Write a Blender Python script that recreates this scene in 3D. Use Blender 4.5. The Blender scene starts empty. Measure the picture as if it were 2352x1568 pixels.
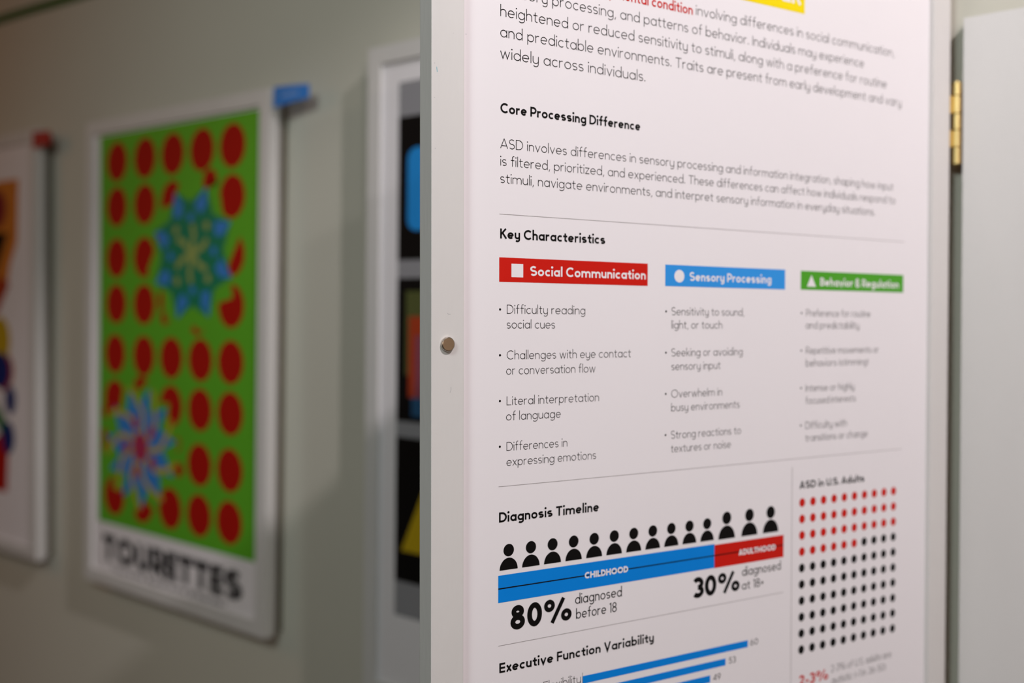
import bpy, bmesh, math, random
from mathutils import Vector, Matrix

# ------------------------------------------------------------------ camera, world, lights, exposure
C = bpy.context.scene.collection
SC = bpy.context.scene
EYE = 1.5                                   # camera height above the floor (m)
MM = 0.001

cam_data = bpy.data.cameras.new('camera')
cam = bpy.data.objects.new('camera', cam_data); C.objects.link(cam)
cam.location = (0.2604, -1.0138, EYE)
cam.rotation_euler = (math.radians(90 - 0.977), 0, math.radians(38))
cam_data.lens = 35; cam_data.sensor_width = 36; cam_data.sensor_fit = 'HORIZONTAL'
cam_data.clip_start = 0.02
cam_data.dof.use_dof = True
cam_data.dof.focus_distance = 0.695
cam_data.dof.aperture_fstop = 2.7
SC.camera = cam

SC.view_settings.view_transform = 'Standard'
SC.view_settings.look = 'None'
SC.view_settings.gamma = 1
SC.view_settings.use_curve_mapping = False
SC.view_settings.exposure = 0.0

world = bpy.data.worlds.new('world'); SC.world = world
world.use_nodes = True
bg = world.node_tree.nodes['Background']
bg.inputs[0].default_value = (1.0, 0.80, 0.62, 1)
bg.inputs[1].default_value = 0.02

def spot(name, loc, target, watts, color, size=140, radius=0.03, blend=0.6):
    L = bpy.data.lights.new(name, 'SPOT')
    L.energy = watts; L.color = color; L.spot_size = math.radians(size); L.spot_blend = blend
    L.shadow_soft_size = radius
    o = bpy.data.objects.new(name, L); C.objects.link(o)
    o.location = loc
    d = Vector(target) - Vector(loc)
    o.rotation_euler = d.to_track_quat('-Z', 'Y').to_euler()
    return o
# ceiling spots: a steep narrow one close to the wall, two further back in the room
spot('ceiling_spot', (0.92, -0.68, EYE + 1.20), (-0.76, -0.08, EYE - 0.50), 79, (1.0, 0.93, 0.95), 47, 0.025, 0.55)
spot('ceiling_spot', (2.05, -2.105, EYE + 1.11), (0, -0.1, EYE), 32, (1.0, 0.945, 0.945), 46, 0.03, 0.7)
spot('ceiling_spot', (4.69, -3.96, EYE + 0.754), (-0.6, 0, EYE), 72, (1.0, 0.83, 0.66), 60)
# added fill lights: a broad soft one in front, a dim warm one left
spot('soft_fill', (0.10, -2.20, EYE + 1.10), (-0.60, 0, EYE - 0.10), 71, (0.86, 1.0, 0.98), 78, 0.30, 1.0)
spot('warm_fill', (-3.0, -1.7, EYE + 0.9), (-2.0, 0, EYE), 15, (1.0, 0.38, 0.12), 120, 0.55, 1.0)
spot('reflection_fill', (3.9, -0.9, EYE + 1.2), (5.5, -0.6, EYE), 280, (1.0, 0.90, 0.80), 80, 0.05, 0.8)  # added light: brightens the unseen right wall for the magnet disc's reflection

# ------------------------------------------------------------------ materials
def mat(name, col, rough=0.5, metal=0.0, spec=0.4, noise=0.0, nscale=30, bump=0.0, bscale=200, stretch=None):
    m = bpy.data.materials.new(name); m.use_nodes = True
    nt = m.node_tree; b = nt.nodes['Principled BSDF']
    b.inputs['Base Color'].default_value = (*col, 1)
    b.inputs['Roughness'].default_value = rough
    b.inputs['Metallic'].default_value = metal
    b.inputs['Specular IOR Level'].default_value = spec
    if noise or bump:
        tc = nt.nodes.new('ShaderNodeTexCoord'); mp = nt.nodes.new('ShaderNodeMapping')
        nt.links.new(tc.outputs['Object'], mp.inputs[0])
        if stretch: mp.inputs['Scale'].default_value = stretch
    if noise:
        n = nt.nodes.new('ShaderNodeTexNoise'); n.inputs['Scale'].default_value = nscale; n.inputs['Detail'].default_value = 6
        nt.links.new(mp.outputs[0], n.inputs['Vector'])
        r = nt.nodes.new('ShaderNodeValToRGB')
        r.color_ramp.elements[0].position = 0.3; r.color_ramp.elements[1].position = 0.7
        r.color_ramp.elements[0].color = (*[c*(1-noise) for c in col], 1)
        r.color_ramp.elements[1].color = (*[min(1, c*(1+noise)) for c in col], 1)
        nt.links.new(n.outputs['Fac'], r.inputs[0]); nt.links.new(r.outputs[0], b.inputs['Base Color'])
    if bump:
        n2 = nt.nodes.new('ShaderNodeTexNoise'); n2.inputs['Scale'].default_value = bscale; n2.inputs['Detail'].default_value = 4
        nt.links.new(mp.outputs[0], n2.inputs['Vector'])
        bp = nt.nodes.new('ShaderNodeBump'); bp.inputs['Strength'].default_value = bump; bp.inputs['Distance'].default_value = 0.002
        nt.links.new(n2.outputs['Fac'], bp.inputs['Height']); nt.links.new(bp.outputs[0], b.inputs['Normal'])
    return m

M = dict(
    wall=mat('wall_paint', (0.605, 0.58, 0.50), 0.75, noise=0.02, nscale=3, bump=0.08, bscale=90),
    brownwall=mat('brown_wall_paint', (0.42, 0.30, 0.21), 0.7, noise=0.03, nscale=3),
    floor=mat('floor_boards', (0.28, 0.19, 0.13), 0.5, noise=0.2, nscale=4, stretch=(1, 8, 1)),
    ceiling=mat('ceiling_paint', (0.70, 0.68, 0.64), 0.8, noise=0.02, nscale=3),
    paint=mat('white_wood_paint', (0.675, 0.645, 0.63), 0.42, noise=0.025, nscale=14, bump=0.10, bscale=260, stretch=(1, 1, 0.25)),
    paper=mat('poster_paper', (0.85, 0.80, 0.825), 0.45, spec=0.3, noise=0.006, nscale=8),
    graypaper=mat('gray_print', (0.30, 0.29, 0.31), 0.5, spec=0.3, noise=0.01, nscale=8),
    darkgray=mat('dark_gray_print', (0.20, 0.195, 0.205), 0.5, spec=0.3, noise=0.01, nscale=8),
    ink=mat('black_ink', (0.005, 0.004, 0.004), 0.6, spec=0.10, noise=0.02),
    subtitle=mat('gray_title_ink', (0.16, 0.15, 0.15), 0.5, spec=0.25, noise=0.02),
    rule=mat('rule_ink', (0.30, 0.27, 0.27), 0.5, spec=0.25, noise=0.02),
    white=mat('white_ink', (0.85, 0.80, 0.825), 0.45, spec=0.3, noise=0.006),
    red=mat('red_ink', (0.60, 0.011, 0.005), 0.5, spec=0.15, noise=0.02),
    blue=mat('blue_ink', (0.035, 0.30, 0.78), 0.5, spec=0.15, noise=0.02),
    dblue=mat('strong_blue_ink', (0.0015, 0.225, 0.74), 0.5, spec=0.15, noise=0.02),
    green=mat('green_ink', (0.075, 0.36, 0.022), 0.5, spec=0.15, noise=0.02),
    yellow=mat('yellow_ink', (0.90, 0.70, 0.003), 0.5, spec=0.15, noise=0.02),
    lime=mat('grass_green_print', (0.115, 0.42, 0.02), 0.5, spec=0.3, noise=0.02),
    dotred=mat('dot_red_print', (0.42, 0.008, 0.004), 0.6, spec=0.15, noise=0.02),
    starblue=mat('star_blue_print', (0.04, 0.22, 0.62), 0.5, spec=0.3, noise=0.02),
    starteal=mat('star_green_print', (0.005, 0.20, 0.10), 0.5, spec=0.3, noise=0.02),
    starolive=mat('star_olive_print', (0.30, 0.36, 0.10), 0.5, spec=0.3, noise=0.02),
    staryellow=mat('star_yellow_print', (0.52, 0.38, 0.035), 0.5, spec=0.3, noise=0.02),
    starpink=mat('star_magenta_print', (0.42, 0.03, 0.09), 0.5, spec=0.3, noise=0.02),
    black=mat('black_print', (0.006, 0.005, 0.005), 0.6, spec=0.10, noise=0.02),
    panelblue=mat('sky_blue_print', (0.01, 0.27, 0.72), 0.5, spec=0.3, noise=0.02),
    olive=mat('olive_print', (0.09, 0.10, 0.03), 0.5, spec=0.3, noise=0.02),
    orange=mat('orange_print', (0.62, 0.20, 0.025), 0.5, spec=0.3, noise=0.02),
    rust=mat('rust_print', (0.40, 0.045, 0.012), 0.5, spec=0.3, noise=0.02),
    plum=mat('plum_print', (0.26, 0.06, 0.09), 0.5, spec=0.3, noise=0.02),
    maroon=mat('maroon_print', (0.22, 0.012, 0.02), 0.5, spec=0.3, noise=0.02),
    navy=mat('navy_print', (0.006, 0.018, 0.15), 0.5, spec=0.3, noise=0.02),
    slate=mat('slate_blue_print', (0.02, 0.09, 0.20), 0.5, spec=0.3, noise=0.02),
    mustard=mat('mustard_print', (0.55, 0.36, 0.01), 0.5, spec=0.3, noise=0.02),
    leaf=mat('leaf_green_print', (0.02, 0.16, 0.03), 0.5, spec=0.3, noise=0.02),
    tabblue=mat('blue_tab_fabric', (0.035, 0.20, 0.62), 0.7, noise=0.05, nscale=300, bump=0.2, bscale=900),
    tabred=mat('red_tab_fabric', (0.40, 0.018, 0.015), 0.7, noise=0.05, nscale=300, bump=0.2, bscale=900),
    tabprint=mat('tab_pale_print', (0.22, 0.36, 0.68), 0.6, noise=0.02),
    tabprintred=mat('tab_pale_red_print', (0.55, 0.12, 0.10), 0.6, noise=0.02),
    stripe=mat('green_stripe_paint', (0.006, 0.10, 0.014), 0.5, noise=0.03),
    nickel=mat('nickel', (0.62, 0.55, 0.48), 0.22, 1.0, noise=0.03, nscale=200),
    brass=mat('brass', (0.78, 0.58, 0.25), 0.40, 1.0, noise=0.04, nscale=120),
    darkedge=mat('dark_board_edge', (0.12, 0.10, 0.07), 0.8, noise=0.1, nscale=60),  # dark tone for the core and edges of the backing boards
    scuff=mat('gray_scuff', (0.42, 0.41, 0.42), 0.7, noise=0.05),
    pen=mat('teal_pen_mark', (0.10, 0.40, 0.48), 0.6, noise=0.03),
)

# ------------------------------------------------------------------ mesh builder
class MB:
    def __init__(s): s.v = []; s.f = []; s.m = []; s.mats = []; s.lift = 0
    def mi(s, m):
        if m not in s.mats: s.mats.append(m)
        return s.mats.index(m)
    def face(s, pts, m):
        b = len(s.v); s.v += [tuple(p) for p in pts]; s.f.append(tuple(range(b, b+len(pts)))); s.m.append(s.mi(m))
    def poly(s, pts2, y, m):                      # flat shape in the x-z plane facing -y, mm
        a = sum(pts2[i][0]*pts2[(i+1) % len(pts2)][1]-pts2[(i+1) % len(pts2)][0]*pts2[i][1] for i in range(len(pts2)))
        if a < 0: pts2 = pts2[::-1]
        s.face([(x*MM, y*MM, z*MM) for x, z in pts2], m)
    def rect(s, x0, z0, x1, z1, y, m): s.poly([(x0, z0), (x1, z0), (x1, z1), (x0, z1)], y, m)
    def ellipse(s, cx, cz, rx, rz, y, m, n=36):
        s.poly([(cx+rx*math.cos(2*math.pi*i/n), cz+rz*math.sin(2*math.pi*i/n)) for i in range(n)], y, m)
    def ribbon(s, pts, w, y, m, closed=False):    # constant-width stroke with mitred joints, mm
        n = len(pts)
        if n < 2: return
        L, R = [], []
        for i in range(n):
            p = pts[i]
            a = pts[i-1] if (i > 0 or closed) else None
            c = pts[(i+1) % n] if (i < n-1 or closed) else None
            def nd(q, r):
                dx, dz = r[0]-q[0], r[1]-q[1]; l = math.hypot(dx, dz) or 1e-9
                return dx/l, dz/l
            d1 = nd(a, p) if a else nd(p, c)
            d2 = nd(p, c) if c else d1
            n1 = (-d1[1], d1[0]); n2 = (-d2[1], d2[0])
            mx, mz = n1[0]+n2[0], n1[1]+n2[1]; l = math.hypot(mx, mz)
            if l < 1e-6: mx, mz, l = n1[0], n1[1], 1
            mx /= l; mz /= l
            k = 1/max(0.35, mx*n1[0]+mz*n1[1])
            L.append((p[0]+mx*w/2*k, p[1]+mz*w/2*k)); R.append((p[0]-mx*w/2*k, p[1]-mz*w/2*k))
        b = len(s.v)
        for i in range(n):
            s.v.append((L[i][0]*MM, y*MM, L[i][1]*MM)); s.v.append((R[i][0]*MM, y*MM, R[i][1]*MM))
        for i in range(n if closed else n-1):
            j = (i+1) % n
            s.f.append((b+2*i, b+2*i+1, b+2*j+1, b+2*j)); s.m.append(s.mi(m))
    def box(s, lo, hi, m):                        # metres
        x0, y0, z0 = lo; x1, y1, z1 = hi
        b = len(s.v)
        s.v += [(x0,y0,z0),(x1,y0,z0),(x1,y1,z0),(x0,y1,z0),(x0,y0,z1),(x1,y0,z1),(x1,y1,z1),(x0,y1,z1)]
        for q in ((0,3,2,1),(4,5,6,7),(0,1,5,4),(1,2,6,5),(2,3,7,6),(3,0,4,7)):
            s.f.append(tuple(b+i for i in q)); s.m.append(s.mi(m))
    def lathe(s, prof, axis, c, m, n=40):         # prof: (radius, along) in mm; axis 'z' or 'y'; c in mm
        b = len(s.v)
        for r, t in prof:
            for i in range(n):
                a = 2*math.pi*i/n
                if axis == 'z': p = (c[0]+r*math.cos(a), c[1]+r*math.sin(a), c[2]+t)
                else: p = (c[0]+r*math.cos(a), c[1]+t, c[2]+r*math.sin(a))
                s.v.append(tuple(q*MM for q in p))
        for j in range(len(prof)-1):
            for i in range(n):
                k = (i+1) % n
                s.f.append((b+j*n+i, b+j*n+k, b+(j+1)*n+k, b+(j+1)*n+i)); s.m.append(s.mi(m))
        s.f.append(tuple(b+i for i in range(n))); s.m.append(s.mi(m))
        s.f.append(tuple(b+(len(prof)-1)*n+i for i in range(n))); s.m.append(s.mi(m))
    def build(s, name, parent=None, bevel=0, smooth=False, fix=False, off=(0, 0)):
        me = bpy.data.meshes.new(name)
        ox, oz = off[0]*MM, off[1]*MM
        me.from_pydata([(x-ox, y, z-oz) for x, y, z in s.v], [], s.f)
        for m in s.mats: me.materials.append(m)
        for p, i in zip(me.polygons, s.m): p.material_index = i; p.use_smooth = smooth
        if bevel or fix:
            bm = bmesh.new(); bm.from_mesh(me)
            if bevel:
                bmesh.ops.bevel(bm, geom=bm.edges[:], offset=bevel, segments=2, affect='EDGES', profile=0.7)
            bmesh.ops.recalc_face_normals(bm, faces=bm.faces[:])
            bm.to_mesh(me); bm.free()
        me.update()
        o = bpy.data.objects.new(name, me); C.objects.link(o)
        if parent: o.parent = parent
        return o

def thing(name, label, cat, loc, rot=(0, 0, 0), group=None):
    o = bpy.data.objects.new(name, None); C.objects.link(o)
    o.location = loc; o.rotation_euler = rot; o.empty_display_size = 0.05
    o['label'] = label; o['category'] = cat; o['kind'] = 'thing'
    if group: o['group'] = group
    return o
def structure(o): o['kind'] = 'structure'; return o

# ------------------------------------------------------------------ monoline lettering (round geometric sans)
XH, CAP, ASC, DESC = 0.465, 0.70, 0.745, -0.20
def arc(cx, cy, rx, ry, a0, a1, n=None):
    n = n or max(4, int(abs(a1-a0)/12))
    return [(cx+rx*math.cos(math.radians(a0+(a1-a0)*i/n)), cy+ry*math.sin(math.radians(a0+(a1-a0)*i/n))) for i in range(n+1)]
def glyph(ch, w):
    """strokes [(points, closed)], dots [(x, y, r)], advance width"""
    h = w/2; r = 0.222+h*0.25; S = []; D = []
    c = r; t = XH-h
    st = lambda *p: S.append((list(p), False))
    el = lambda cx, cy, rx, ry: S.append((arc(cx, cy, rx, ry, 0, 360, 28)[:-1], True))
    add = lambda p: S.append((p, False))
    bowl = lambda: el(r, XH/2, r-h, XH/2-h)
    def arch(x0, x1, top=XH, rad=0.19):
        cx = (x0+x1)/2; ry = rad-h
        add(arc(cx, top-rad, (x1-x0)/2, ry, 180, 0)+[(x1, 0)])
    nw = 0.385+h*0.5
    def hook(x):
        return arc(x-(r-h), -0.02, r-h, abs(DESC)-0.02-h, 0, -140)
    if ch == ' ': return S, D, 0.145
    if ch == 'o': bowl(); return S, D, 2*r
    if ch == 'a': bowl(); st((2*r-h, XH), (2*r-h, 0)); return S, D, 2*r
    if ch == 'd': bowl(); st((2*r-h, ASC), (2*r-h, 0)); return S, D, 2*r
    if ch == 'q': bowl(); st((2*r-h, XH), (2*r-h, DESC)); return S, D, 2*r
    if ch == 'b': bowl(); st((h, ASC), (h, 0)); return S, D, 2*r
    if ch == 'p': bowl(); st((h, XH), (h, DESC)); return S, D, 2*r
    if ch == 'g': bowl(); add([(2*r-h, XH)]+hook(2*r-h)); return S, D, 2*r
    if ch == 'c': add(arc(r, XH/2, r-h, XH/2-h, 48, 312)); return S, D, 2*r-0.06
    if ch == 'e': add(arc(r, XH/2, r-h, XH/2-h, 0, 316)); st((h, XH/2), (2*r-h, XH/2)); return S, D, 2*r
    if ch == 'n': st((h, XH), (h, 0)); arch(h, nw-h); return S, D, nw
    if ch == 'h': st((h, ASC), (h, 0)); arch(h, nw-h); return S, D, nw
    if ch == 'm':
        q = 0.33+h*0.4
        st((h, XH), (h, 0)); arch(h, h+q-w*0.4, rad=0.165+h*.3); arch(h+q-w*0.4, h+2*(q-w*0.4), rad=0.165+h*.3); return S, D, w+2*(q-w*0.4)
    if ch == 'u':
        add([(h, XH)]+[(x, 0.19-(y-0.19)) if False else (x, y) for x, y in arc(nw/2, 0.19, nw/2-h, 0.19-h, 180, 360)]+[(nw-h, XH)])
        st((nw-h, 0.2), (nw-h, 0)); return S, D, nw
    if ch == 'y':
        add([(h, XH)]+arc(nw/2, 0.19, nw/2-h, 0.19-h, 180, 360)+[(nw-h, XH)])
        add([(nw-h, 0.25)]+arc(nw/2, -0.02, nw/2-h, abs(DESC)-0.02-h, 0, -140)); return S, D, nw
    if ch == 'r': st((h, XH), (h, 0)); add(arc(0.19+h, XH-0.18, 0.19, 0.18-h, 180, 78)); return S, D, 0.25+h
    if ch == 'f':
        x = 0.10+h; add([(x, 0)]+arc(x+0.11, ASC-0.13, 0.11, 0.13-h, 180, 70)); st((0, XH-h), (0.26+h, XH-h)); return S, D, 0.26+h
    if ch == 't':
        x = 0.10+h; add([(x, 0.62)]+arc(x+0.11, 0.12, 0.11, 0.12-h, 180, 290)); st((0, XH-h), (0.26+h, XH-h)); return S, D, 0.26+h
    if ch == 'i': st((h, XH), (h, 0)); D.append((h, 0.635+h*.3, max(w*0.66, 0.042))); return S, D, w
    if ch == 'j': add([(h, XH), (h, DESC+h), (-0.05, DESC+h)]); D.append((h, 0.635, max(w*0.66, 0.042))); return S, D, w
    if ch == 'l': st((h, ASC), (h, 0)); return S, D, w
    if ch == 'k': st((h, ASC), (h, 0)); st((h, 0.17), (0.32, XH)); st((0.13, 0.25), (0.35, 0)); return S, D, 0.36
    if ch == 's':
        ry = (XH-w)/4; rx = 0.145; x = rx+h
        up = arc(x, XH/2+ry, rx, ry, 35, 270)
        lo = arc(x, XH/2-ry, rx, ry, 90, -145)
        add(up[:-1]+lo); return S, D, 2*rx+w
    if ch == 'v': add([(h*.9, XH), (0.19+h*.6, h*.4), (0.38+h*.4, XH)]); return S, D, 0.38+h
    if ch == 'w': add([(h*.9, XH), (0.16+h*.4, h*.4), (0.30+h*.4, XH-0.02), (0.44+h*.4, h*.4), (0.60, XH)]); return S, D, 0.60+h
    if ch == 'x': st((h, XH), (0.36, 0)); st((0.36, XH), (h, 0)); return S, D, 0.38
    if ch == 'z': add([(0, t), (0.33, t), (0.03, h), (0.35, h)]); return S, D, 0.35
    K = CAP-h
    if ch == 'A': st((h*.9, 0), (0.29, CAP)); st((0.29, CAP), (0.58-h*.9, 0)); st((0.12, 0.19), (0.46, 0.19)); return S, D, 0.58
    if ch == 'B':
        st((h, 0), (h, CAP)); ry = (CAP-w)/4; x = 0.22
        add([(h, K)]+arc(x, K-ry, 0.17, ry, 90, -90)+[(h, CAP/2)]); add([(h, CAP/2)]+arc(x+.02, h+ry, 0.19, ry, 90, -90)+[(h, h)]); return S, D, 0.43+h*.6
    if ch == 'C': add(arc(0.35, 0.35, 0.35-h, 0.35-h, 47, 313)); return S, D, 0.60
    if ch == 'D': add([(h, 0), (h, K)]+arc(0.22, 0.35, 0.33-h*.6, 0.35-h, 90, -90)+[(h, h)]); return S, D, 0.55+h*.2
    if ch == 'E': st((h, 0), (h, CAP)); [st((h, y), (0.42, y)) for y in (h, CAP/2, K)]; return S, D, 0.42
    if ch == 'F': st((h, 0), (h, CAP)); [st((h, y), (0.41, y)) for y in (CAP/2-.01, K)]; return S, D, 0.41
    if ch == 'H': st((h, 0), (h, CAP)); st((0.52, 0), (0.52, CAP)); st((h, .36), (0.52, .36)); return S, D, 0.52+h
    if ch == 'I': st((h, 0), (h, CAP)); return S, D, w
    if ch == 'K': st((h, 0), (h, CAP)); st((h, 0.28), (0.43, CAP)); st((0.18, 0.40), (0.46, 0)); return S, D, 0.48
    if ch == 'L': add([(h, CAP), (h, h), (0.40, h)]); return S, D, 0.40
    if ch == 'M': add([(h, 0), (h, CAP-h), (0.33, 0.2), (0.66-h, CAP-h), (0.66-h, 0)]); return S, D, 0.66
    if ch == 'N': st((h, 0), (h, CAP)); st((h, K), (0.52, h)); st((0.52, 0), (0.52, CAP)); return S, D, 0.52+h
    if ch == 'O': el(0.36, 0.35, 0.36-h, 0.35-h); return S, D, 0.72
    if ch == 'P': add([(h, 0), (h, K)]+arc(0.24, K-0.185, 0.19, 0.185, 90, -90)+[(h, K-.37)]); return S, D, 0.44+h*.5
    if ch == 'R': add([(h, 0), (h, K)]+arc(0.24, K-0.18, 0.18, 0.18, 90, -90)+[(h, K-.36)]); st((0.22, K-.36), (0.44, 0)); return S, D, 0.46
    if ch == 'S':
        ry = (CAP-w)/4; rx = 0.19; x = rx+h
        up = arc(x, CAP/2+ry, rx, ry, 35, 270); lo = arc(x, CAP/2-ry, rx+.01, ry, 90, -145)
        add(up[:-1]+lo); return S, D, 2*rx+w
    if ch == 'T': st((0, K), (0.48, K)); st((0.24, K), (0.24, 0)); return S, D, 0.48
    if ch == 'U': add([(h, CAP)]+arc(0.26, 0.25, 0.26-h, 0.25-h, 180, 360)+[(0.52-h, CAP)]); return S, D, 0.52
    if ch == 'V': add([(h*.9, CAP), (0.28, h*.5), (0.56-h*.9, CAP)]); return S, D, 0.56
    if ch == 'W': add([(h*.9, CAP), (0.22, h*.5), (0.42, CAP-.03), (0.62, h*.5), (0.84, CAP)]); return S, D, 0.86
    if ch == '0': el(0.235, 0.35, 0.235-h, 0.35-h); return S, D, 0.47
    if ch == '1': add([(0.02, 0.60), (0.15, K), (0.15, 0)]); return S, D, 0.15+h
    if ch == '2': add(arc(0.20, 0.50, 0.20-h, 0.20-h, 165, -35)+[(h+.02, h), (0.42, h)]); return S, D, 0.42
    if ch == '3':
        ry = (CAP-w)/4
        add(arc(0.19, CAP/2+ry, 0.17-h*.3, ry, 150, -90)); add(arc(0.19, CAP/2-ry, 0.20-h*.5, ry, 90, -145)); return S, D, 0.40
    if ch == '4': add([(0.36, CAP), (0.36, 0)]); add([(0.36, K), (h, 0.18), (0.46, 0.18)]); return S, D, 0.47
    if ch == '5': add([(0.38, K), (0.10, K), (0.07, 0.40)]+arc(0.20, 0.23, 0.20-h*.6, 0.23-h, 120, -150)); return S, D, 0.41
    if ch == '6': el(0.22, 0.22, 0.22-h, 0.22-h); st((h+.012, 0.28), (0.27, CAP)); return S, D, 0.44
    if ch == '9': el(0.22, CAP-0.22, 0.22-h, 0.22-h); st((0.44-h-.012, CAP-.28), (0.17, 0)); return S, D, 0.44
    if ch == '7': add([(0, K), (0.38, K), (0.12, 0)]); return S, D, 0.40
    if ch == '8':
        a = CAP/4-h*.35
        el(0.22, CAP-h-(a-h*.5), 0.195-h, a-h*.5); el(0.22, h+(CAP/2-h)/2, 0.225-h, (CAP/2-h)/2); return S, D, 0.45
    if ch == '%':
        q = w*0.8; e = 0.175
        el(e, CAP-0.18, e-q*.5, 0.18-q*.5); el(0.72, 0.18, e-q*.5, 0.18-q*.5); st((0.26, 0), (0.63, CAP)); return S, D, 0.89
    if ch == '&': add([(0.44, 0), (0.12, 0.46)]+arc(0.20, 0.55, 0.13, 0.13, 200, -40)+[(0.12, 0.33)]+arc(0.20, 0.20, 0.18, 0.18, 130, 300)+[(0.42, 0.30)]); return S, D, 0.46
    if ch == '+': st((0, .3), (0.28, .3)); st((0.14, .16), (0.14, .44)); return S, D, 0.28
    if ch == '-': st((0, .25), (0.20, .25)); return S, D, 0.20
    if ch == '.': D.append((0.04, 0.04+h*.4, max(.042, w*.6))); return S, D, 0.10
    if ch == ',': st((0.07, 0.06), (0.02, -0.11)); return S, D, 0.10
    if ch == '(': add(arc(0.25, 0.30, 0.22, 0.42, 130, 230)); return S, D, 0.14
    if ch == ')': add(arc(-0.11, 0.30, 0.22, 0.42, 50, -50)); return S, D, 0.14
    if ch == '~': add([(0, .25), (.08, .31), (.2, .23), (.28, .29)]); return S, D, 0.28
    return S, D, 0.25

def text(mb, s, u0, u1, v, cap, weight, m, y, track=0.0):
    """one printed line from u0 to u1 (mm), baseline v, cap height (mm), stroke weight as share of cap height"""
    w = weight*CAP; gap = 0.105-w*0.30+track
    items = []; x = 0
    for ch in s:
        S, D, adv = glyph(ch, w); items.append((S, D, x)); x += adv+gap
    total = x-gap
    kz = cap/CAP; kx = (u1-u0)/total
    wr = w*(kx+kz)/2; n = 0
    for ch, (S, D, x0) in zip(s, items):
        for p, cl in S:
            yy = y-0.0025*(n % 5); n += 1
            mb.ribbon([(u0+(x0+a)*kx, v+b*kz) for a, b in p], wr*(0.8 if ch == '%' and weight > 0.15 else 1), yy, m, cl)
        for a, b, rr in D: mb.ellipse(u0+(x0+a)*kx, v+b*kz, rr*kx, rr*kz, y, m, 14)

WT = dict(L=0.066, L2=0.105, B=0.15, S=0.18, X=0.22)

# ------------------------------------------------------------------ the room
def slab(name, lo, hi, m):
    b = MB(); b.box(lo, hi, m); return structure(b.build(name))
WY = 0.015                                            # face of the display wall
slab('wall_back', (-4.0, WY, 0), (5.5, WY+0.12, 3.0), M['wall'])
slab('floor', (-4.0, -5.0, -0.1), (5.5, WY+0.12, 0), M['floor'])

slab('wall_right', (5.5, -5.0, 0), (5.62, WY+0.12, 3.0), M['brownwall'])
b = MB(); zs = EYE+0.655
pts = [(-3900, 640), (-3000, 650), (-2400, 660), (-1955, 662), (-1858, 658), (-1765, 653.5), (-1678, 649), (-1500, 641), (-1300, 635), (-900, 630), (-300, 630), (600, 632), (2900, 632)]
for i in range(len(pts)-1):
    (xa, za), (xb, zb) = pts[i], pts[i+1]
    h = 9.5
    q = [(xa, za-h), (xb, zb-h), (xb, zb+h), (xa, za+h)]
    f = [(x*MM, WY-0.0015, EYE+z*MM) for x, z in q]; k = [(x*MM, WY, EYE+z*MM) for x, z in q]
    b.face(f, M['stripe']); b.face([f[3], f[2], k[2], k[3]], M['stripe']); b.face([k[0], k[1], f[1], f[0]], M['stripe'])
structure(b.build('trim_1'))

# ------------------------------------------------------------------ pieces shared by every poster display
DW, ST, TH, RC = 553.0, 25.0, 18.0, 5.0               # door width, stile width, thickness, recess of the print (mm)
def ring(x0, z0, x1, z1, w, y0, y1, m):
    """mitred rectangular frame, outer corners x0,z0 - x1,z1"""
    b = MB()
    o = [(x0, z0), (x1, z0), (x1, z1), (x0, z1)]
    n = [(x0+w, z0+w), (x1-w, z0+w), (x1-w, z1-w), (x0+w, z1-w)]
    vs = []
    for y in (y0, y1):
        for p in o: vs.append((p[0]*MM, y*MM, p[1]*MM))
        for p in n: vs.append((p[0]*MM, y*MM, p[1]*MM))
    b.v = vs; mi = b.mi(m)
    for i in range(4):
        j = (i+1) % 4
        for q in ((i, j, 4+j, 4+i), (8+i, 12+i, 12+j, 8+j), (i, 8+i, 8+j, j), (4+i, 4+j, 12+j, 12+i)):
            b.f.append(q); b.m.append(mi)
    return b
def door_body(root, x0, z0, x1, z1, off=(0, 0)):
    ring(x0, z0, x1, z1, ST, 0, TH, M['paint']).build('frame', root, bevel=0.0008, off=off)
    b = MB(); b.box(((x0+ST)*MM, (RC+1)*MM, (z0+ST)*MM), ((x1-ST)*MM, (TH-3)*MM, (z1-ST)*MM), M['paint'])
    b.build('back_panel', root, off=off)
    b = MB(); b.box(((x0+ST)*MM, RC*MM, (z0+ST)*MM), ((x1-ST)*MM, (RC+0.6)*MM, (z1-ST)*MM), M['paper'])
    return b.build('poster_print', root, off=off)

# ------------------------------------------------------------------ the open door with the text poster
U0, U1 = -14.4, 534.7                                  # free edge and hinge edge along the door (mm)
ZB, ZT = -470.0, 385.0
OFF = (U1, ZB)
root = thing('poster_display', 'white framed poster display standing open with a text poster about key characteristics inside', 'poster display',
             (0.0026, -0.0088, EYE-0.0147+ZB*MM), (0, 0.0025, math.radians(68.96)), 'hinged posters on the wall')
sheet = door_body(root, U0, ZB, U1, ZT, OFF)
PY = RC-0.10                                           # print layer just in front of the sheet
def sub(name, fn, label=None):
    b = MB(); fn(b); o = b.build(name, sheet, off=OFF)
    if label: o['label'] = label
    return o
def lines(L):
    def fn(b):
        for s, u0, u1, v, cap, wt, col in L: text(b, s, u0, u1, v, cap, WT[wt], M[col], PY-.05)
    return fn

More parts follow.
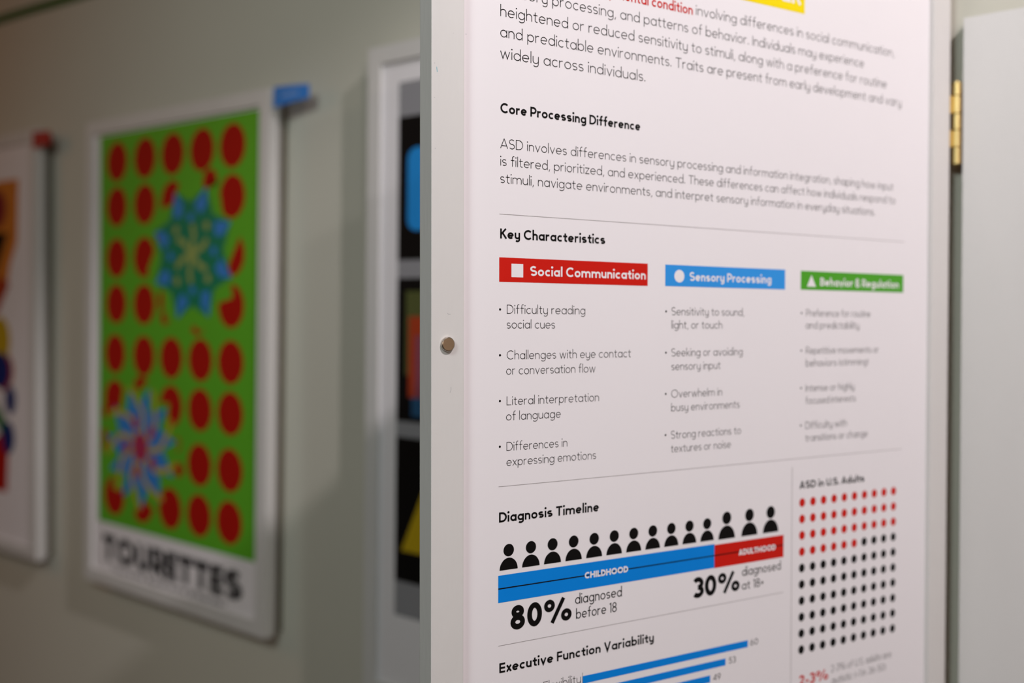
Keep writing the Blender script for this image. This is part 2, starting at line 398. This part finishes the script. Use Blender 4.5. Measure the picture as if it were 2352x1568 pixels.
def banner(b):
    b.rect(41.3, 280.0, 343.5, 312.0, PY, M['yellow'])
    text(b, 'AUTISM SPECTRUM DISORDER', 52, 338.5, 286.8, 18.0, WT['S'], M['white'], PY-.06)
sub('title_banner', banner, 'yellow title banner with white capitals')
sub('intro_paragraph', lines([
    ('neurodevelopmental condition', 78.0, 218.1, 259.0, 7.9, 'B', 'red'),
    ('involving differences in social communication,', 221.5, 459.8, 259.6, 7.9, 'L', 'ink'),
    ('sensory processing, and patterns of behavior. Individuals may experience', 41.5, 418.8, 244.4, 7.93, 'L', 'ink'),
    ('heightened or reduced sensitivity to stimuli, along with a preference for routine', 41.7, 449.6, 229.8, 7.93, 'L', 'ink'),
    ('and predictable environments. Traits are present from early development and vary', 41.7, 470.3, 215.3, 7.93, 'L', 'ink'),
    ('widely across individuals.', 41.7, 171.1, 200.4, 7.93, 'L', 'ink')]))
HEAD = [('Core Processing Difference', 41.9, 166.2, 162.3, 7.0, 'S', 'ink'),
        ('Key Characteristics', 41.9, 133.3, 74.1, 7.0, 'S', 'ink'),
        ('Diagnosis Timeline', 41.4, 128.4, -126.5, 7.1, 'S', 'ink'),
        ('ASD in U.S. Adults', 341.1, 423.7, -127.3, 6.3, 'S', 'ink'),
        ('Executive Function Variability', 41.9, 181.6, -233.6, 7.0, 'S', 'ink')]
for hd in HEAD: sub('section_heading', lines([hd]))
sub('core_paragraph', lines([
    ('ASD involves differences in sensory processing and information integration, shaping how input', 41.9, 459.9, 137.5, 6.9, 'L', 'ink'),
    ('is filtered, prioritized, and experienced. These differences can affect how individuals respond to', 42.0, 463.0, 125.3, 6.9, 'L', 'ink'),
    ('stimuli, navigate environments, and interpret sensory information in everyday situations.', 41.9, 435.4, 113.1, 6.9, 'L', 'ink')]))
for (xa, xb, z) in ((41.3, 476.3, 91.2), (41.0, 474.8, -101.1), (41.0, 322.5, -214.2)):
    sub('divider_line', lambda b: b.rect(xa, z-.17, xb, z+.17, PY, M['rule']))
sub('divider_line', lambda b: b.rect(331.9, -460, 332.3, -107.9, PY, M['rule']))

def red_b(b):
    b.rect(41.2, 43.6, 174.0, 60.8, PY, M['red']); b.rect(51.2, 47.1, 61.0, 56.6, PY-.05, M['white'])
    text(b, 'Social Communication', 66.9, 172.0, 48.5, 7.0, WT['S'], M['white'], PY-.06)
def blue_b(b):
    b.rect(191.4, 43.9, 322.2, 60.7, PY, M['blue']); b.ellipse(205.7, 52.0, 5.1, 5.0, PY-.05, M['white'])
    text(b, 'Sensory Processing', 216.2, 305.9, 48.6, 7.0, WT['S'], M['white'], PY-.06)
def green_b(b):
    b.rect(341.0, 44.2, 475.2, 60.4, PY, M['green']); b.poly([(348.5, 47.0), (359.6, 47.0), (353.9, 57.0)], PY-.05, M['white'])
    text(b, 'Behavior & Regulation', 364.8, 468.8, 48.0, 7.0, WT['S'], M['white'], PY-.06)
sub('category_banner', red_b, 'red banner with a white square')
sub('category_banner', blue_b, 'blue banner with a white circle')
sub('category_banner', green_b, 'green banner with a white triangle')
BUL = [(42.0, 47.5, 6.3, [('Difficulty reading', 115.2), ('social cues', 88.4), ('Challenges with eye contact', 157.9), ('or conversation flow', 124.7),
                          ('Literal interpretation', 128.0), ('of language', 93.6), ('Differences in', 99.5), ('expressing emotions', 125.5)]),
       (192.4, 198.0, 6.28, [('Sensitivity to sound,', 275.2), ('light, or touch', 251.1), ('Seeking or avoiding', 273.7), ('sensory input', 249.4),
                           ('Overwhelm in', 251.4), ('busy environments', 270.7), ('Strong reactions to', 272.3), ('textures or noise', 261.2)]),
       (342.2, 347.8, 6.25, [('Preference for routine', 430.1), ('and predictability', 415.3), ('Repetitive movements or', 441.8), ('behaviors (stimming)', 427.6),
                           ('Intense or highly', 409.4), ('focused interests', 411.3), ('Difficulty with', 399.9), ('transitions or change', 427.6)])]
VB = [21.2, 10.7, -11.2, -22.0, -43.7, -54.5, -76.1, -86.9]
for ub, ut, cap, L in BUL:
    def fn(b):
        for i in range(4): b.ellipse(ub, 24.1-32.3*i, 0.85, 0.85, PY, M['ink'], 16)
        for (s, u1), v in zip(L, VB): text(b, s, ut-(0.4 if s[0] in 'ao' else 0), u1, v, cap, WT['L'], M['ink'], PY-.05)
    sub('bullet_list', fn)

def persons(b):
    P = [(49.5+18.66*i, -146.9, 4.35, 4.45, 15.0-.07*i, -160.8) for i in range(11)]
    P += [(257.3, -144.3, 4.9, 5.2, 18.2, -161.3), (282.6, -144.3, 4.9, 5.2, 18.1, -161.3), (307.0, -144.3, 4.9, 5.2, 18.0, -161.3)]
    for x, z, rx, rz, w, zb in P:
        b.ellipse(x, z, rx, rz, PY, M['ink'])
        top = z-rz-0.9; hh = top-zb
        b.poly([(x-w/2, zb), (x+w/2, zb)]+[(x+w/2*math.cos(math.radians(a)), zb+hh*math.sin(math.radians(a))) for a in range(8, 180, 8)], PY, M['ink'])
sub('person_icons', persons, 'row of fourteen black person icons')
def timeline(b):
    b.rect(40.9, -183.6, 244.0, -164.2, PY, M['dblue']); b.rect(244.0, -183.9, 322.3, -165.0, PY, M['red'])
    b.rect(40.9, -174.1, 322.3, -173.2, PY-.03, M['ink'])
    text(b, 'CHILDHOOD', 115.5, 156.0, -175.9, 4.8, 0.24, M['white'], PY-.08); text(b, 'ADULTHOOD', 270.7, 312.9, -176.7, 4.8, 0.24, M['white'], PY-.08)
sub('timeline_bar', timeline, 'blue childhood and red adulthood bar')
sub('percentage_figure', lines([('80%', 51.1, 103.7, -204.6, 17.3, 'X', 'ink')]))
sub('percentage_figure', lines([('30%', 221.5, 271.8, -205.6, 16.6, 'X', 'ink')]))
sub('percentage_caption', lines([('diagnosed', 106.9, 150.2, -193.8, 7.6, 'L2', 'ink'), ('before 18', 107.8, 145.4, -204.9, 7.6, 'L2', 'ink')]))
sub('percentage_caption', lines([('diagnosed', 274.6, 319.1, -194.3, 7.5, 'L2', 'ink'), ('at 18+', 274.4, 299.1, -205.7, 7.3, 'L2', 'ink')]))
def chart(b):
    b.rect(113.6, -330, 114.1, -246.0, PY, M['rule'])
    for k, (ue, lab, la, lb) in enumerate(((281.6, '60', 284.2, 293.2), (256.8, '53', 260.3, 268.1), (240.2, '49', 243.4, 251.6), (226.0, '45', 229.0, 238.0))):
        z = -248.7-11.0*k
        b.rect(113.9, z-5.7, ue, z, PY, M['dblue']); text(b, lab, la, lb, z-5.1, 5.1, WT['L2'], M['ink'], PY)
    text(b, 'Flexibility', 79.1, 112.3, -253.2, 6.6, WT['L'], M['ink'], PY)
sub('bar_chart', chart, 'blue horizontal bar chart')
def dots(b):
    for r in range(10):
        for c in range(10):
            b.ellipse(344.6+13.26*c, -139.5-14.18*r, 3.55, 3.8, PY, M['red'] if r < 3 or (r == 3 and c < 6) else M['ink'], 24)
sub('dot_grid', dots, 'ten by ten grid of red and black dots')
sub('statistic_figure', lines([('2-3%', 341.8, 378.4, -298.6, 9.0, 'S', 'red')]), 'red percentage')
sub('statistic_caption', lines([('2-3% of U.S. adults are', 382.1, 462.5, -293.6, 6.4, 'L', 'ink'), ('autistic (~1 in 36-50)', 382.7, 454.8, -304.2, 6.4, 'L', 'ink')]))

b = MB(); b.lathe([(4.6, 0), (4.95, -0.2), (4.95, -1.9), (4.75, -2.25), (4.3, -2.4)], 'y', (-2.5, 0, 0.0), M['nickel'])
b.build('magnet_disc', root, fix=True, off=OFF)
for x, z, rx, rz in ((-12.0, 188.5, .35, .3), (-12.1, 165.5, .3, .25), (-11.6, 131.5, .3, .3), (2.0, 210.5, .2, .2), (14.5, 213, .3, .3)):
    b = MB(); b.ellipse(x, z, rx, rz, -0.05 if x < 10 else PY, M['scuff'], 10); b.build('scuff_mark', root, off=OFF)
for P, w in (([(-2.2, 21.0), (-1.2, 20.2), (0.2, 20.4)], .35), ([(-0.2, -33.0), (0.6, -31.0), (0.5, -29.0)], .3)):
    b = MB(); b.ribbon(P, w, -0.05, M['scuff']); b.build('scuff_mark', root, off=OFF)
b = MB(); b.ribbon([(-10.6, 186.2), (-10.0, 182.8)], .4, -0.05, M['pen'])
b.build('scuff_mark', root, off=OFF)['label'] = 'teal pen scratch'

# brass butt hinge on the door's far edge: pin, five knuckles, two leaves
hz0, hz1 = 167.5, 246.0
hinge_c = (543.9, -0.6)                                 # pin axis in the door's own u, y (mm)
b = MB(); b.lathe([(1.2, hz0-1.5), (1.6, hz0-1), (1.6, hz1+1), (1.2, hz1+1.5)], 'z', (hinge_c[0], hinge_c[1], 0), M['brass'], 24)
hinge = b.build('hinge', root, smooth=True, fix=True, off=OFF)
hinge['label'] = 'brass butt hinge'
zk = [hz1, 233.0, 216.0, 200.2, 183.8, hz0]
for k in range(5):
    z1, z0 = zk[k]-0.25, zk[k+1]+0.25
    b = MB(); b.lathe([(4.1, z0), (4.6, z0+.4), (4.6, z1-.4), (4.1, z1)], 'z', (hinge_c[0], hinge_c[1], 0), M['brass'], 28)
    b.build('knuckle', hinge, fix=True, off=OFF)
b = MB(); b.box((534.9*MM, 3.0*MM, hz0*MM), (536.1*MM, 16*MM, hz1*MM), M['brass'])
for k in (1, 3): b.box((534.9*MM, 0.2*MM, (zk[k+1]+.2)*MM), (541.5*MM, 1.4*MM, (zk[k]-.2)*MM), M['brass'])
b.build('leaf', hinge, off=OFF)

# ------------------------------------------------------------------ backing boards fixed to the wall
def board(name, label, x0, x1, z0, z1, tilt=0):
    t = thing(name, label, 'backing board', ((x0+x1)/2*MM, WY-0.0004, EYE+z0*MM), (0, math.radians(tilt), 0), group='white backing boards on the wall')
    b = MB(); hw = (x1-x0)/2
    b.box((-hw*MM, -0.0132, 0), (hw*MM, 0, (z1-z0)*MM), M['darkedge'])
    b.build('board', t)
    b = MB(); b.box((-hw*MM, -0.015, 0), (hw*MM, -0.0133, (z1-z0)*MM), M['paint'])
    b.build('white_face', t, bevel=0.0005)
    return t
tb = board('backing_board', 'plain white backing board at the right, beside the brass hinge', 13.0, 566.0, -420, 291)
b = MB()
b.ellipse(-276.5+137, 420+55, 0.8, 1.6, -15.1, M['scuff'], 10)
b.build('scuff_mark', tb)

# ------------------------------------------------------------------ closed doors on the wall
def closed_door(label, cx, cz, deg, zlo, zhi, print_fn, tab=None, xr=DW/2):
    r = thing('poster_display', label, 'poster display', ((cx+zlo*math.sin(math.radians(deg)))*MM, -0.022, EYE+cz*MM+zlo*math.cos(math.radians(deg))*MM), (0, math.radians(deg), 0), 'hinged posters on the wall')
    off = (0, zlo)
    sh = door_body(r, -DW/2, zlo, xr, zhi, off)
    print_fn(sh, off)
    if tab:
        m, mp, x0, x1, zt, zb, zt2, zb2 = tab
        b = MB(); n = 8
        def yy(t): return (-1.0+9.0*t*t)
        for i in range(n):
            ta, tb_ = i/n, (i+1)/n
            P = []
            for t in (ta, tb_):
                x = x0+(x1-x0)*t; P.append((x, yy(t), zb+(zb2-zb)*t, zt+(zt2-zt)*t))
            (xa, ya, z0, z1), (xb, yb, w0, w1) = P
            f = [(xa*MM, ya*MM, z0*MM), (xb*MM, yb*MM, w0*MM), (xb*MM, yb*MM, w1*MM), (xa*MM, ya*MM, z1*MM)]
            k = [(x, y+0.0012, z) for x, y, z in f]
            b.face(f, m); b.face(k[::-1], m); b.face([f[3], f[2], k[2], k[3]], m); b.face([k[0], k[1], f[1], f[0]], m)
            if i == 0: b.face([f[0], f[3], k[3], k[0]], m)
            if i == n-1: b.face([f[1], k[1], k[2], f[2]], m)
        t0 = b.build('pull_tab', r, off=off)
        b = MB()
        for i in range(2, n-2):
            P = []
            for t in (i/n, (i+.8)/n):
                x = x0+(x1-x0)*t; zm = (zt+zb)/2+((zt2+zb2)/2-(zt+zb)/2)*t; P.append((x, yy(t)-.25, zm))
            b.face([(P[0][0]*MM, P[0][1]*MM, (P[0][2]-2.6)*MM), (P[1][0]*MM, P[1][1]*MM, (P[1][2]-2.6)*MM), (P[1][0]*MM, P[1][1]*MM, (P[1][2]+2.6)*MM), (P[0][0]*MM, P[0][1]*MM, (P[0][2]+2.6)*MM)], mp)
        b.build('tab_print', t0, off=off)
    return r

def psub(sh, off, name, fn, label=None):
    b = MB(); fn(b); o = b.build(name, sh, off=off)
    if label: o['label'] = label
    return o

ROWS = [353, 271, 177, 93, 1, -83, -176, -262]; COLS = [-176, -85, 0, 85, 168]
def star_pts(cx, cz, n, R, r, rot, twist=0):
    P = []
    for i in range(n):
        a = math.radians(rot+360*i/n); q = math.radians(rot+360*(i+.5)/n+twist)
        P.append((cx+R*math.cos(a), cz+R*math.sin(a))); P.append((cx+r*math.cos(q), cz+r*math.sin(q)))
    return P
def tourettes(sh, off):
    psub(sh, off, 'green_field', lambda b: b.rect(-234, -316, 236, 404, PY, M['lime']), 'grass green field')
    def dt(b):
        hide = {(1, 3), (2, 2), (2, 3), (3, 2), (3, 3), (5, 1), (6, 0), (6, 1), (6, 2)}
        for i, z in enumerate(ROWS):
            for j, x in enumerate(COLS):
                if (i, j) not in hide: b.ellipse(x-(3 if j == 0 and i > 3 else 0), z, 34, 36, PY-.05, M['dotred'], 32)
        for x, z, rx, rz in ((108, 300, 20, 20), (118, 283, 9, 18), (-19, 71, 14, 13), (-32, 100, 8, 18), (76, 52, 17, 9), (-40, 212, 12, 12),
                             (-91, -50, 24, 14), (-208, -108, 12, 12), (-214, -150, 9, 10), (-210, -174, 12, 14), (18, -148, 13, 13), (25, -191, 13, 13), (-89, -290, 20, 9)):
            b.ellipse(x, z, rx, rz, PY-.07, M['dotred'], 24)
    psub(sh, off, 'dot_pattern', dt, 'rows of dark red dots')
    def s1(b):
        b.poly(star_pts(58, 180, 8, 136, 104, 12), PY-.10, M['lime'])
        b.poly(star_pts(58, 180, 8, 118, 88, 25), PY-.15, M['starteal'])
        for k in range(8):
            a = math.radians(25+45*k); L = 118
            tip = (58+L*math.cos(a), 180+L*math.sin(a))
            b.poly([tip, (58+82*math.cos(a+.26), 180+82*math.sin(a+.26)), (58+70*math.cos(a-.02), 180+70*math.sin(a-.02)), (58+90*math.cos(a-.12), 180+90*math.sin(a-.12))], PY-.20, M['starblue'])
        for k in range(6):
            a = math.radians(60*k+20)
            b.ribbon([(58, 180), (58+34*math.cos(a), 180+34*math.sin(a)), (58+50*math.cos(a+.15), 180+50*math.sin(a+.15))], 11, PY-.22-.003*k, M['starolive'])
        for k in range(8):
            a = math.radians(45*k+3); b.ellipse(58+62*math.cos(a), 180+62*math.sin(a), 8, 8, PY-.26, M['starolive'] if k % 2 else M['starblue'], 12)
    psub(sh, off, 'star_motif', s1, 'blue and green star')
    def s2(b):
        cx, cz = -94, -164
        b.poly(star_pts(cx, cz, 10, 124, 94, 8), PY-.10, M['lime'])
        b.poly(star_pts(cx, cz, 11, 112, 70, 10, 8), PY-.15, M['starblue'])
        for k in range(9):
            a = math.radians(40*k+15)
            b.ribbon([(cx+20*math.cos(a-.5), cz+20*math.sin(a-.5)), (cx+62*math.cos(a-.22), cz+62*math.sin(a-.22)), (cx+96*math.cos(a+.12), cz+96*math.sin(a+.12)), (cx+112*math.cos(a+.28), cz+112*math.sin(a+.28))], 9.5, PY-.20-.002*k, M['staryellow'])
        for k in range(5):
            a = math.radians(72*k+40); b.ellipse(cx+46*math.cos(a), cz+46*math.sin(a), 9, 13, PY-.24, M['starpink'], 14)
        b.ellipse(cx, cz, 24, 26, PY-.27, M['starpink'], 24)
    psub(sh, off, 'star_motif', s2, 'blue and yellow pinwheel star')
    psub(sh, off, 'poster_title', lambda b: text(b, 'TOURETTES', -217, 204, -386, 47, 0.245, M['ink'], PY-.05, -.01))
    psub(sh, off, 'poster_subtitle', lambda b: text(b, 'Tourette Syndrome Disorder', -185, 162, -403, 8, 0.24, M['subtitle'], PY-.05))
closed_door('white framed poster display with green poster of red dots titled TOURETTES', -1269, -59, 1.3, -433, 433, tourettes,
            (M['tabblue'], M['tabprint'], 278, 350, 432, 400, 430, 409), 267)

def panels(sh, off):
    psub(sh, off, 'gray_field', lambda b: b.rect(-219, -367, 219, 376, PY, M['graypaper']), 'gray field')
    def sq(b):
        for z0, z1 in ((130, 328), (-94, 105), (-318, -116)): b.rect(-219, z0, 219, z1, PY-.05, M['black'])
    psub(sh, off, 'black_panels', sq, 'three black panels')
    def bl(b):
        r = 16; P = []
        for cx, cz, a0 in ((201-r, 284-r, 0), (-201+r, 284-r, 90), (-201+r, 170+r, 180), (201-r, 170+r, 270)):
            P += [(cx+r*math.cos(math.radians(a0+k*15)), cz+r*math.sin(math.radians(a0+k*15))) for k in range(7)]
        b.poly(P, PY-.10, M['panelblue'])
    psub(sh, off, 'blue_shape', bl, 'rounded sky blue block')
    def st(b):
        b.rect(-202, -30, 202, 87, PY-.10, M['olive']); b.rect(-196, -60, 196, 52, PY-.13, M['rust']); b.rect(-184, -60, 184, 26, PY-.16, M['plum']); b.rect(-190, -86, 190, -60, PY-.16, M['slate'])
    psub(sh, off, 'striped_shape', st, 'stack of olive, rust, plum and blue blocks')
    psub(sh, off, 'yellow_triangle', lambda b: b.poly([(-206, -276), (206, -276), (0, -150), (-120, -150)] if False else [(-207, -276), (207, -276), (0, 136-276)], PY-.10, M['mustard']) if False else b.poly([(-207, -275), (207, -275), (60, -130), (-140, -130)], PY-.10, M['mustard']), 'yellow triangle')
closed_door('white framed poster display with black panels, mostly hidden behind the open text door', -503.7, -44, 0.9, -492, 430, panels)

def abstract(sh, off):
    def og(b):
        b.poly([(-190, 351), (196, 345), (190, 215), (160, 170), (140, 110), (100, 80), (-190, 80)], PY, M['orange'])
    psub(sh, off, 'orange_field', og, 'orange field')
    def shp(b):
        b.ellipse(98, 288, 45, 40, PY-.05, M['maroon']); b.poly([(60, 238), (150, 236), (110, 175), (90, 150), (50, 150)], PY-.06, M['black'])
        b.poly([(40, 165), (158, 130), (105, 70), (40, 40)], PY-.07, M['rust'])
        b.ellipse(112, 10, 46, 50, PY-.05, M['mustard']); b.ellipse(122, -54, 50, 42, PY-.04, M['rust']); b.ellipse(112, -54, 44, 38, PY-.08, M['navy'])
        b.ellipse(158, -115, 24, 30, PY-.05, M['navy'], 24)
        b.ribbon(arc(40, -250, 110, 120, 95, 20), 36, PY-.05, M['leaf']); b.ellipse(148, -195, 28, 34, PY-.09, M['navy'])
        b.poly([(40, -315), (142, -310), (150, -200), (110, -190), (40, -230)], PY-.06, M['dotred'])
    psub(sh, off, 'abstract_shapes', shp, 'coloured abstract shapes')
closed_door('white framed poster display with orange and colourful abstract poster, at the far left edge', -2011.6, -42, 0.6, -436, 440, abstract,
            (M['tabred'], M['tabprintred'], 268, 322, 433, 398, 430, 404))

for lab, cx, cz, zl, zh, dg in (('dark edged backing board behind the TOURETTES poster', -1269, -59, -428, 424, 1.3), ('dark edged backing board behind the black panelled poster', -503.7, -44, -485, 422, 0.9), ('dark edged backing board behind the poster with the red pull tab', -2011.6, -42, -430, 430, 0.6)):
    q = zl*math.sin(math.radians(dg))
    board('backing_board', lab, cx-270+q, cx+(266 if cx == -1269 else 275.5)+q, cz+zl, cz+zh, dg)
